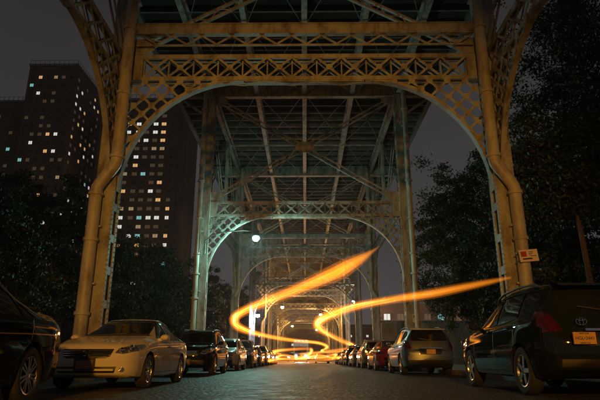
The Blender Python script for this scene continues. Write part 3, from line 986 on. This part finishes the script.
SUV = dict(L=4.6, W=1.83, wheel=.355, axles=(-1.38, 1.27), nose=.17, tailc=.13,
  top=[(-2.3,.80),(-2.25,.89),(-2.12,.955),(-1.7,1.03),(-1.3,1.08),(-1.02,1.13),(-.42,1.50),(-.1,1.605),(.4,1.665),(1.2,1.66),(1.75,1.61),(1.98,1.545),(2.16,1.20),(2.24,1.05),(2.3,.86)],
  belt=[(-2.3,.76),(-2.0,.88),(-1.3,.98),(0,1.03),(1.2,1.08),(1.9,1.10),(2.12,1.03),(2.3,.80)],
  sill=[(-2.3,.33),(-2.1,.27),(-1.8,.25),(1.7,.25),(2.1,.30),(2.3,.38)],
  plan=[(-2.3,.72),(-2.22,.79),(-2.0,.855),(-1.5,.905),(-.5,.912),(1.2,.912),(1.8,.895),(2.12,.85),(2.3,.78)],
  roofw=[(-2.3,.62),(-1.5,.76),(-1.0,.72),(-.4,.62),(.4,.61),(1.3,.60),(1.9,.585),(2.15,.66),(2.3,.62)],
  regions=[
   ('side_window', [(-.86,1.075),(-.62,1.24),(-.36,1.42),(-.10,1.50),(.10,1.53),(.10,1.09)], 'side', None, 0),
   ('side_window', [(.19,1.095),(.19,1.535),(.75,1.55),(.98,1.54),(1.04,1.50),(1.04,1.135)], 'side', None, 0),
   ('side_window', [(1.14,1.15),(1.14,1.53),(1.55,1.51),(1.72,1.46),(1.86,1.34),(1.80,1.26),(1.5,1.17)], 'side', None, 0),
   ('seam', [(-1.0,.34),(-.98,1.03),(-.965,1.03),(-.985,.34)], 'side', None, 0),
   ('seam', [(.135,.32),(.135,1.05),(.149,1.05),(.149,.32)], 'side', None, 0),
   ('seam', [(1.06,.72),(1.09,1.08),(1.104,1.08),(1.074,.72)], 'side', None, 0),
   ('seam', [(-.98,.335),(.88,.335),(.88,.348),(-.98,.348)], 'side', None, 0),
   ('windscreen', [(-.68,1.16),(.68,1.16),(.58,1.55),(-.58,1.55)], 'front', (-1.3,.2), -1),
   ('rear_window', [(-.62,1.16),(.62,1.16),(.57,1.50),(-.57,1.50)], 'front', (1.85,2.4), 1),
   ('headlight', [(.48,.73),(.66,.71),(.87,.80),(.90,.93),(.82,.935),(.55,.85)], 'front', (-2.5,-1.6), -1),
   ('grille', [(-.42,.66),(.42,.66),(.46,.84),(-.46,.84)], 'front', (-2.6,-2.0), -1),
   ('intake', [(-.62,.36),(.62,.36),(.62,.52),(-.62,.52)], 'front', (-2.6,-2.0), -1),
   ('taillight', [(.63,.90),(.93,.88),(.93,1.20),(.80,1.22),(.70,1.10)], 'front', (1.75,2.4), 1),
   ('plate_recess', [(-.36,.70),(.36,.70),(.40,.89),(-.40,.89)], 'front', (2.0,2.6), 1),
   ('bumper_trim', [(-.70,.42),(.70,.42),(.70,.52),(-.70,.52)], 'front', (2.0,2.7), 1),
  ], handles=((-.02,.98),(.92,1.01)), mirror=(-.72,1.12), plate_f=(-2.40,.44), plate_r=(2.395,.795), spokes=5, rails=True)

def wheel_meshes(r, spokes):
    w = .105
    t = MB().lathe([(r*.66,-w*.8),(r*.72,-w*.98),(r*.9,-w),(r*.975,-w*.8),(r,-w*.45),(r,w*.45),(r*.975,w*.8),(r*.9,w),(r*.72,w*.98),(r*.66,w*.8)], 'x', 40)
    rm = MB().lathe([(r*.60,-w*.8),(r*.665,-w*.9),(r*.69,-w*.80),(r*.69,w*.8),(r*.665,w*.92),(r*.62,w*.86),(r*.60,w*.4),(r*.58,-w*.6)], 'x', 40)
    rm.lathe([(.002,w*.74),(r*.13,w*.74),(r*.17,w*.6),(r*.17,-w*.2)], 'x', 20)
    for k in range(spokes):
        a = 2*math.pi*k/spokes + .3
        d = Vector((0, math.cos(a), math.sin(a))); s = Vector((0, -math.sin(a), math.cos(a)))
        for o in ((-1,1) if spokes > 5 else (0,)):
            p = d*(r*.12) + Vector((w*.62,0,0)) + s*(.012*o); q = d*(r*.64) + Vector((w*.66,0,0)) + s*(.03*o)
            rm.bar(p, q, (.026 if o else .062), .035, (1,0,0))
    rm.lathe([(.002,-w*.1),(r*.5,-w*.1),(r*.5,-w*.2),(.002,-w*.2)], 'x', 24, m=1)
    return t.mesh('tyre', M['tyre']), rm.mesh('rim', [M['rim'], M['black']])

def finish(mb, name, mt, ang=38):
    me = mb.mesh(name, mt)
    me.polygons.foreach_set('use_smooth', [True]*len(me.polygons)); me.set_sharp_from_angle(angle=R(ang))
    return me

def mirror_mesh(s):
    mb = MB()
    sec = [(-.11,.4),(-.09,.8),(0,1.0),(.05,.96),(.075,.8)]
    prof = []
    for dy, k in sec:
        prof.append([(s*(.09+.10*k*math.cos(a)), dy, .07*k*math.sin(a)) for a in [2*math.pi*j/12 for j in range(12)]])
    b0 = len(mb.v)
    for r_ in prof: mb.v += r_
    for k in range(len(prof)-1):
        for j in range(12):
            mb.f.append((b0+k*12+j, b0+k*12+(j+1) % 12, b0+(k+1)*12+(j+1) % 12, b0+(k+1)*12+j)); mb.mi.append(0)
    mb.f.append(tuple(b0+j for j in range(12))); mb.mi.append(0)
    mb.f.append(tuple(b0+48+j for j in range(12))); mb.mi.append(1)
    mb.bar((s*-.06,0,-.05), (s*.06,0,-.03), .06, .03)
    return mb

CARDATA = {}
def car_data(key):
    if key in CARDATA: return CARDATA[key]
    S = {'sedan': SEDAN, 'suv': SUV}[key]
    parts = []      # (name, mesh, painted?)
    for tg, mb in car_meshes(S).items():
        nm = tg.split('|')[0]
        if nm == 'body': parts.append(('body', finish(mb, 'body_'+key, PAINT['black']), True))
        elif nm in ('well',): parts.append(('wheel_arch', finish(mb, 'wheel_arch', M['black']), False))
        elif nm == 'seam': parts.append(('door_seam', finish(mb, 'door_seam', M['black']), False))
        else: parts.append((nm, finish(mb, nm, M[REGMAT[nm]]), False))
    # merge all seams into the door line part
    hx = S['W']/2
    for s in (-1, 1):
        mm = mirror_mesh(s)
        ym, zm = S['mirror']
        mm.v = [(x+s*(hx-.04), y+ym, z+zm) for x, y, z in mm.v]
        me = mm.mesh('mirror', [PAINT['black'], M['glass']]); 
        bmx = bmesh.new(); bmx.from_mesh(me); bmesh.ops.recalc_face_normals(bmx, faces=bmx.faces); bmx.to_mesh(me); bmx.free()
        me.polygons.foreach_set('use_smooth', [True]*len(me.polygons)); me.set_sharp_from_angle(angle=R(50))
        parts.append(('mirror', me, True))
        for yh, zh in S['handles']:
            mb = MB(); x = s*(hx-.002)
            mb.tube([(x-s*.03, yh-.10, zh), (x+s*.016, yh-.075, zh), (x+s*.02, yh, zh+.004), (x+s*.016, yh+.075, zh), (x-s*.03, yh+.10, zh)], .014, 8)
            parts.append(('door_handle', finish(mb, 'door_handle', PAINT['black']), True))
        if S.get('rails'):
            mb = MB(); mb.tube([(s*.585,-.25,1.52),(s*.585,-.15,1.585),(s*.585,.1,1.635),(s*.58,.8,1.668),(s*.575,1.4,1.645),(s*.57,1.62,1.58)], .02, 8)
            parts.append(('roof_rail', finish(mb, 'roof_rail', M['black']), False))
    yg = -S['L']/2-.09
    if key == 'sedan':
        mb = MB()
        for z in (.615, .655, .695): mb.box(-.42,.42,-2.508,-2.49,z-.006,z+.006)
        parts.append(('grille_bar', mb.mesh('grille_bar', M['chrome']), False))
        mb = MB()   # emblem: squared ring with an upright H shape
        for x in (-.035, .035): mb.bar((x*.8,-2.535,.605),(x*1.25,-2.535,.70),.016,.02)
        mb.box(-.034,.034,-2.545,-2.525,.645,.66)
        mb.box(-.065,.065,-2.54,-2.52,.715,.725); mb.box(-.05,.05,-2.54,-2.52,.585,.595)
        for x in (-1, 1): mb.bar((x*.05,-2.53,.59),(x*.066,-2.53,.72),.011,.02)
        parts.append(('emblem', mb.mesh('emblem', M['chrome']), False))
        mb = MB()
        for z in (.365,): mb.box(-.53,.53,-2.535,-2.50,z-.018,z+.018)
        parts.append(('intake_bar', mb.mesh('intake_bar', PAINT['black']), True))
    else:
        mb = MB()
        for z in (.705, .755, .805): mb.box(-.40,.40,-2.385,-2.33,z-.012,z+.012)
        parts.append(('grille_bar', mb.mesh('grille_bar', M['chrome']), False))
        mb = MB(); mb.box(-.38,.38,2.33,2.372,.895,.925)
        parts.append(('tailgate_strip', mb.mesh('tailgate_strip', M['chrome']), False))
        mb = MB(); mb.prism([(-.56,1.535),(.56,1.535),(.60,1.57),(-.60,1.57)], lambda u, v, h: (u, h, v), 1.95, 2.16)
        parts.append(('roof_spoiler', finish(mb, 'roof_spoiler', PAINT['black']), True))
        mb = MB(); mb.bar((-.05,2.19,1.18),(.34,2.155,1.24),.015,.015,(0,1,0))
        parts.append(('rear_wiper', mb.mesh('rear_wiper', M['black']), False))
    for s in (-1, 1):
        mb = MB()
        for (xx, yy, zz, rr) in (((.62,-2.395,.715,.05),(.76,-2.285,.765,.045)) if key == 'sedan' else ((.62,-2.235,.80,.06),(.77,-2.135,.86,.05))):
            mb.lathe([(.004,-.03),(rr*.6,-.022),(rr,.0),(rr,.03)], 'y', 14, (s*xx, yy, zz))
        parts.append(('headlamp_bulb', finish(mb, 'headlamp_bulb', M['chrome']), False))
    yf, zf = S['plate_f']
    mb = MB(); mb.box(-.155,.155,yf-.012,yf,zf-.078,zf+.078)
    parts.append(('number_plate', mb.mesh('number_plate', M['plate_w']), False))
    mb = MB(); mb.box(-.19,.19,yf-.005,yf+.05,zf-.10,zf+.12)
    parts.append(('plate_holder', mb.mesh('plate_holder', M['black']), False))
    yr_, zr_ = S['plate_r']
    mb = MB(); mb.box(-.155,.155,yr_-.02,yr_,zr_-.078,zr_+.078)
    parts.append(('number_plate', mb.mesh('number_plate', M['plate']), False))
    CARDATA[key] = (S, parts, wheel_meshes(S['wheel'], S['spokes']))
    return CARDATA[key]

def car(key, color, x, y, facing, label, name='parked_car', steer=0.0, scale=(1,1,1), group='cars parked along the kerbs', override=None, shift=0.0):
    """facing 'cam': front towards the viewer"""
    S, parts, (ty, rm) = car_data(key)
    E_ = empty(name, (x, y, 0), rz=0 if facing == 'cam' else math.pi)
    E_.scale = scale
    for nm, me, painted in parts:
        o = bpy.data.objects.new(nm, me); put(o, E_)
        if painted:
            o.material_slots[0].link = 'OBJECT'; o.material_slots[0].material = PAINT[color]
        if override and nm in override:
            o.material_slots[0].link = 'OBJECT'; o.material_slots[0].material = override[nm]
    for o in E_.children:
        if shift and o.name.split('.')[0] == 'number_plate' and o.data.vertices[0].co.y > 0: o.location.x = shift
    for k, ya in enumerate(S['axles']):
        for s in (-1, 1):
            wE = empty('wheel', (s*(S['W']/2-.125), ya, S['wheel']), E_)
            wE.rotation_euler = (random.uniform(0, 6), 0, 0)
            for nm, me in (('tyre', ty), ('rim', rm)):
                o = bpy.data.objects.new(nm, me); put(o, wE)
                if s < 0: o.rotation_euler = (0, 0, math.pi)
    tag(E_, label, 'car', group)
    return E_

LX, RX = -4.03, 4.25
c_black = car('sedan', 'black', -4.42, 5.75, 'cam', 'black car cut off by the left edge, only its rear end in view', scale=(1,1,1.1))
c_white = car('sedan', 'white', LX, 12.55, 'cam', 'pale cream sedan with dark grille facing the viewer beside the left column')
car('suv', 'black', -4.12, 21.15, 'cam', 'black crossover parked just behind the pale cream sedan')
car('suv', 'silver', -4.1, 28.3, 'cam', 'silver crossover with teal sheen behind the black crossover', scale=(.98,.97,.95))
car('suv', 'charcoal', -4.1, 35.2, 'cam', 'charcoal crossover fourth ahead of the viewer on the left row', scale=(1,1,1.04))
car('sedan', 'navy', -4.1, 41.6, 'cam', 'dark blue sedan fifth ahead of the viewer on the left row')
car('suv', 'bronze', -4.1, 48.0, 'cam', 'bronze crossover sixth ahead of the viewer on the left row')
car('sedan', 'silver', -4.1, 54.6, 'cam', 'silver sedan seventh ahead of the viewer on the left row')
car('sedan', 'grey', -4.1, 61.4, 'cam', 'grey sedan eighth ahead of the viewer on the left row')
c_suv = car('suv', 'dark_green', RX+.17, 10.3, 'away', 'near black green crossover with pale wheels and a yellow number plate at right', scale=(1.03,1.05,1.06), shift=.42)
car('suv', 'steel_grey', 4.32, 21.2, 'away', 'grey green crossover seen from behind beyond the dark green one at right')
car('sedan', 'red', 4.3, 28.4, 'away', 'dark red sedan third on the right row')
amber = emit('amber_signal', (1.0,.42,.05), 9)
car('suv', 'bronze', 4.3, 34.9, 'away', 'bronze crossover fourth on the right row')
car('sedan', 'charcoal', 4.3, 41.3, 'away', 'charcoal sedan fifth on the right row')
car('suv', 'black', 4.3, 47.8, 'away', 'black crossover sixth on the right row')
car('sedan', 'white', 4.3, 54.2, 'away', 'white sedan seventh on the right row')
car('sedan', 'grey', 4.3, 61, 'away', 'grey sedan at the far end of the right row')
car('sedan', 'silver', 2.2, 72, 'cam', 'silver sedan standing in the far roadway at right', group='cars in the far roadway')

# writing on the two nearest cars
def text(body, size, loc, rot, parent, mt, name='lettering'):
    cu = bpy.data.curves.new(name, 'FONT'); cu.body = body; cu.size = size; cu.align_x = 'CENTER'; cu.align_y = 'CENTER'; cu.extrude = .002
    cu.materials.append(mt)
    tmp = put(bpy.data.objects.new('tmp_text', cu))
    me = bpy.data.meshes.new_from_object(tmp.evaluated_get(bpy.context.evaluated_depsgraph_get()))
    bpy.data.objects.remove(tmp)
    o = bpy.data.objects.new(name, me); put(o, parent); o.location = loc; o.rotation_euler = rot
    return o
text('HGL\u20223441', .062, (.42, 2.398, .792), (R(90),0,R(180)), c_suv, M['ink'])
text('NEW YORK', .026, (.42, 2.398, .856), (R(90),0,R(180)), c_suv, M['ink'])
text('EMPIRE STATE', .022, (.42, 2.398, .730), (R(90),0,R(180)), c_suv, M['ink'])
mb = MB()   # oval emblem of three rings on the tailgate
for rx, rz, zz in ((.075,.05,0),(.028,.05,0),(.055,.018,.03)):
    mb.tube([(0.40+rx*math.cos(a), 2.325, 1.02+zz+rz*math.sin(a)) for a in [2*math.pi*k/24 for k in range(25)]], .006, 6, caps=False)
mb.build('emblem', M['chrome'], c_suv, smooth=60)

# signal lamp left on at the bronze crossover
SGN = empty('signal_lamp', (3.62, 32.50, 0.98))
MB().lathe([(.004,-.05),(.05,-.045),(.07,0),(.06,.03),(.004,.035)], 'y', 14).build('lens', amber, SGN, smooth=60)
tag(SGN, 'small glowing amber signal lamp on the fourth right car', 'signal lamp')

# box truck with its headlights on, far down the middle of the street
TK = empty('box_truck', (-.7, 88, 0))
wht = mat('truck_body', (.5,.5,.5), .5)
MB().box(-1.2,1.2,.9,6.4,.85,3.5).build('cargo_box', wht, TK)
mb = MB(); mb.prism([(-1.0,.55),(-1.0,1.35),(-.72,1.5),(-.35,2.45),(.85,2.5),(.85,.55)], lambda u, v, h: (h, u, v), -1.0, 1.0); mb.build('cab', PAINT['grey'], TK)
mb = MB(); mb.prism([(-.745,1.53),(-.40,2.38),(-.415,2.40),(-.765,1.54)], lambda u, v, h: (h, u, v), -.86, .86); mb.build('windscreen', M['glass'], TK)
MB().box(-1.02,1.02,-1.12,-.98,.42,.68).build('bumper', M['chrome'], TK)
MB().box(-.5,.5,-1.04,-1.001,.85,1.25).build('grille', M['black'], TK)
hl = emit('lit_headlight', (1.0,.93,.88), 200); rl = emit('lit_red_marker', (1.0,.12,.10), 14)
for s in (-1, 1):
    MB().lathe([(.004,-.05),(.12,-.035),(.15,0),(.15,.04)], 'y', 18, (s*.76,-1.03,.95)).build('headlight', hl, TK, smooth=50)
    for ya in (-.35, 4.9):
        MB().lathe([(.25,-.12),(.42,-.12),(.45,0),(.42,.12),(.25,.12)], 'x', 24, (s*.95,ya,.45)).build('wheel', M['tyre'], TK, smooth=40)
for x in (-.9,-.3,.3,.9): MB().box(x-.08,x+.08,.84,.9,3.3,3.4).build('marker_lamp', rl, TK)
lamp_light('headlight_beam', (0,-1.6,1.0), (1,.9,.8), 900, TK, .3, spot=110, aim=(0,-1,-.02))
tag(TK, 'box truck with bright headlights far down the middle of the street', 'truck')

# ------------------------------------------------------------------ amber light streaks weaving down the street, as glowing bodies of light
def catmull(P, n=10):
    P = [np.array(p, float) for p in P]
    out = []
    for i in range(len(P)-1):
        p0 = P[max(i-1,0)]; p1 = P[i]; p2 = P[i+1]; p3 = P[min(i+2,len(P)-1)]
        for k in range(n):
            t = k/n
            out.append(.5*((2*p1)+(-p0+p2)*t+(2*p0-5*p1+4*p2-p3)*t*t+(-p0+3*p1-3*p2+p3)*t**3))
    out.append(P[-1])
    return out
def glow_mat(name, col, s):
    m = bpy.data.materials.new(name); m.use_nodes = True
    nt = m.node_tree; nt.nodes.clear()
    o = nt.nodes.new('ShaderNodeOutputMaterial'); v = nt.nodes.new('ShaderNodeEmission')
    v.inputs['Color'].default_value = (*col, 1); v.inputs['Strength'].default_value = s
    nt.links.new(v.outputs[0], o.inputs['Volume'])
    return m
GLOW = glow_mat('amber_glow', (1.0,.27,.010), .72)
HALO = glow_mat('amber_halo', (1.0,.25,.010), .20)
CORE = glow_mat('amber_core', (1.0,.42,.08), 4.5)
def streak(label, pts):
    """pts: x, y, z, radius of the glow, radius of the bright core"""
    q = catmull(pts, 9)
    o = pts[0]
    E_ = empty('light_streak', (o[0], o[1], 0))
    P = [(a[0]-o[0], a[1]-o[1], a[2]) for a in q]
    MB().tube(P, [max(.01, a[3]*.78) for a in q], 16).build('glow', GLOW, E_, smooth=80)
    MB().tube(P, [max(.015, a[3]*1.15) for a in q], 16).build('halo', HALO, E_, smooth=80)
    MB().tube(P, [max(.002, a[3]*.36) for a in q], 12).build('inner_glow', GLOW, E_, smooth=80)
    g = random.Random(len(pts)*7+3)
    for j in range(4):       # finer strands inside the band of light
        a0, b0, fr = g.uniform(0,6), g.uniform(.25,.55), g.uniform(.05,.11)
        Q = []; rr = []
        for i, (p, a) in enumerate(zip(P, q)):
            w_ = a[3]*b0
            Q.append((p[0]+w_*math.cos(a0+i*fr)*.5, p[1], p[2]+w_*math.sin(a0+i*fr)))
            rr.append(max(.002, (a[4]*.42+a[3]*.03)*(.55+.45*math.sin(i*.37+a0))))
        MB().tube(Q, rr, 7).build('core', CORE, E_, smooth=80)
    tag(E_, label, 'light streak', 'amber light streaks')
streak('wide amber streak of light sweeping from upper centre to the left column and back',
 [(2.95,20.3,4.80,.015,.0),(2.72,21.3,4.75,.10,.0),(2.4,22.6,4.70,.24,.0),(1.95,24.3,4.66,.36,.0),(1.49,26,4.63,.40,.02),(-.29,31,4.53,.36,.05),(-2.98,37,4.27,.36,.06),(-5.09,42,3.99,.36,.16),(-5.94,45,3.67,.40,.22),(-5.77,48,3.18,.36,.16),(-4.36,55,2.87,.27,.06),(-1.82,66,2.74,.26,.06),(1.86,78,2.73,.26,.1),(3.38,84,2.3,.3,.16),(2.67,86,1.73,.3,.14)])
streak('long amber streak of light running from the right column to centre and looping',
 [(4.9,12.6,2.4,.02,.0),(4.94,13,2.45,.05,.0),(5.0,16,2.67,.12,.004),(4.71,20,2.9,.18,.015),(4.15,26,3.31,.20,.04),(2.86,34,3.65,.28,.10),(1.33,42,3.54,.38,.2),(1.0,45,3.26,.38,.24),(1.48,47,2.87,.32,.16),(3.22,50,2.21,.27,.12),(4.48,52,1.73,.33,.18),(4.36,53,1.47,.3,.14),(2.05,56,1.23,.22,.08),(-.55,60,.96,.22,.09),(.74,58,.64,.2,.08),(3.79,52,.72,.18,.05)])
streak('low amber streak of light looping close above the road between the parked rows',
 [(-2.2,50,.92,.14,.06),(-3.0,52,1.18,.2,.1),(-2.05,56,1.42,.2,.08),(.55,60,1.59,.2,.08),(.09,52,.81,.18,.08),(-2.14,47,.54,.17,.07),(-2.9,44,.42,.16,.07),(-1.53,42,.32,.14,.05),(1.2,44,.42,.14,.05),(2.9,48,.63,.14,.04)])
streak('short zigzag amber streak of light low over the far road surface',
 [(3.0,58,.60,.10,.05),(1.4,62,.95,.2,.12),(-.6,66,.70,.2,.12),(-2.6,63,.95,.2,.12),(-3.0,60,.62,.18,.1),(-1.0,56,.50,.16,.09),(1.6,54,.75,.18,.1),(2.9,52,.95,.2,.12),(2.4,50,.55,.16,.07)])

# two far cars under way with their headlights on
far_hl = emit('far_lit_headlight', (1.0,.92,.84), 120)
for (x_, y_, k_, col_, lab) in ((-2.3,101,'suv','grey','grey crossover under way behind the truck with headlights lit'),(1.4,112,'sedan','charcoal','charcoal sedan under way far off with headlights lit')):
    car(k_, col_, x_, y_, 'cam', lab, name='moving_car', group='cars in the far roadway', override={'headlight': far_hl})

# small parking sign strapped to the second right-hand column
PS = empty('parking_sign', (7.36, 36.02, 3.15))
MB().box(-.17,.17,-.008,.008,-.27,.27).build('panel', M['signw'], PS)
MB().box(-.12,.12,-.012,-.0085,.02,.2).build('red_mark', M['signr'], PS)
MB().box(-.2,.2,.01,.04,-.15,-.11).box(-.2,.2,.01,.04,.11,.15).build('strap', M['lampmetal'], PS)
tag(PS, 'small pale parking sign on the second right column', 'sign')

# ------------------------------------------------------------------ thin night haze
hz = MB().box(-150, 130, -60, 300, -1.2, 96).build('haze', None)
hz.data.materials.clear()
m = bpy.data.materials.new('haze_air'); m.use_nodes = True
nt = m.node_tree; nt.nodes.clear()
o_ = nt.nodes.new('ShaderNodeOutputMaterial'); v_ = nt.nodes.new('ShaderNodeVolumePrincipled')
v_.inputs['Color'].default_value = (.85,.85,.86,1); v_.inputs['Density'].default_value = .0005; v_.inputs['Anisotropy'].default_value = .6
nt.links.new(v_.outputs[0], o_.inputs['Volume'])
hz.data.materials.append(m)
tag(hz, kind='stuff')
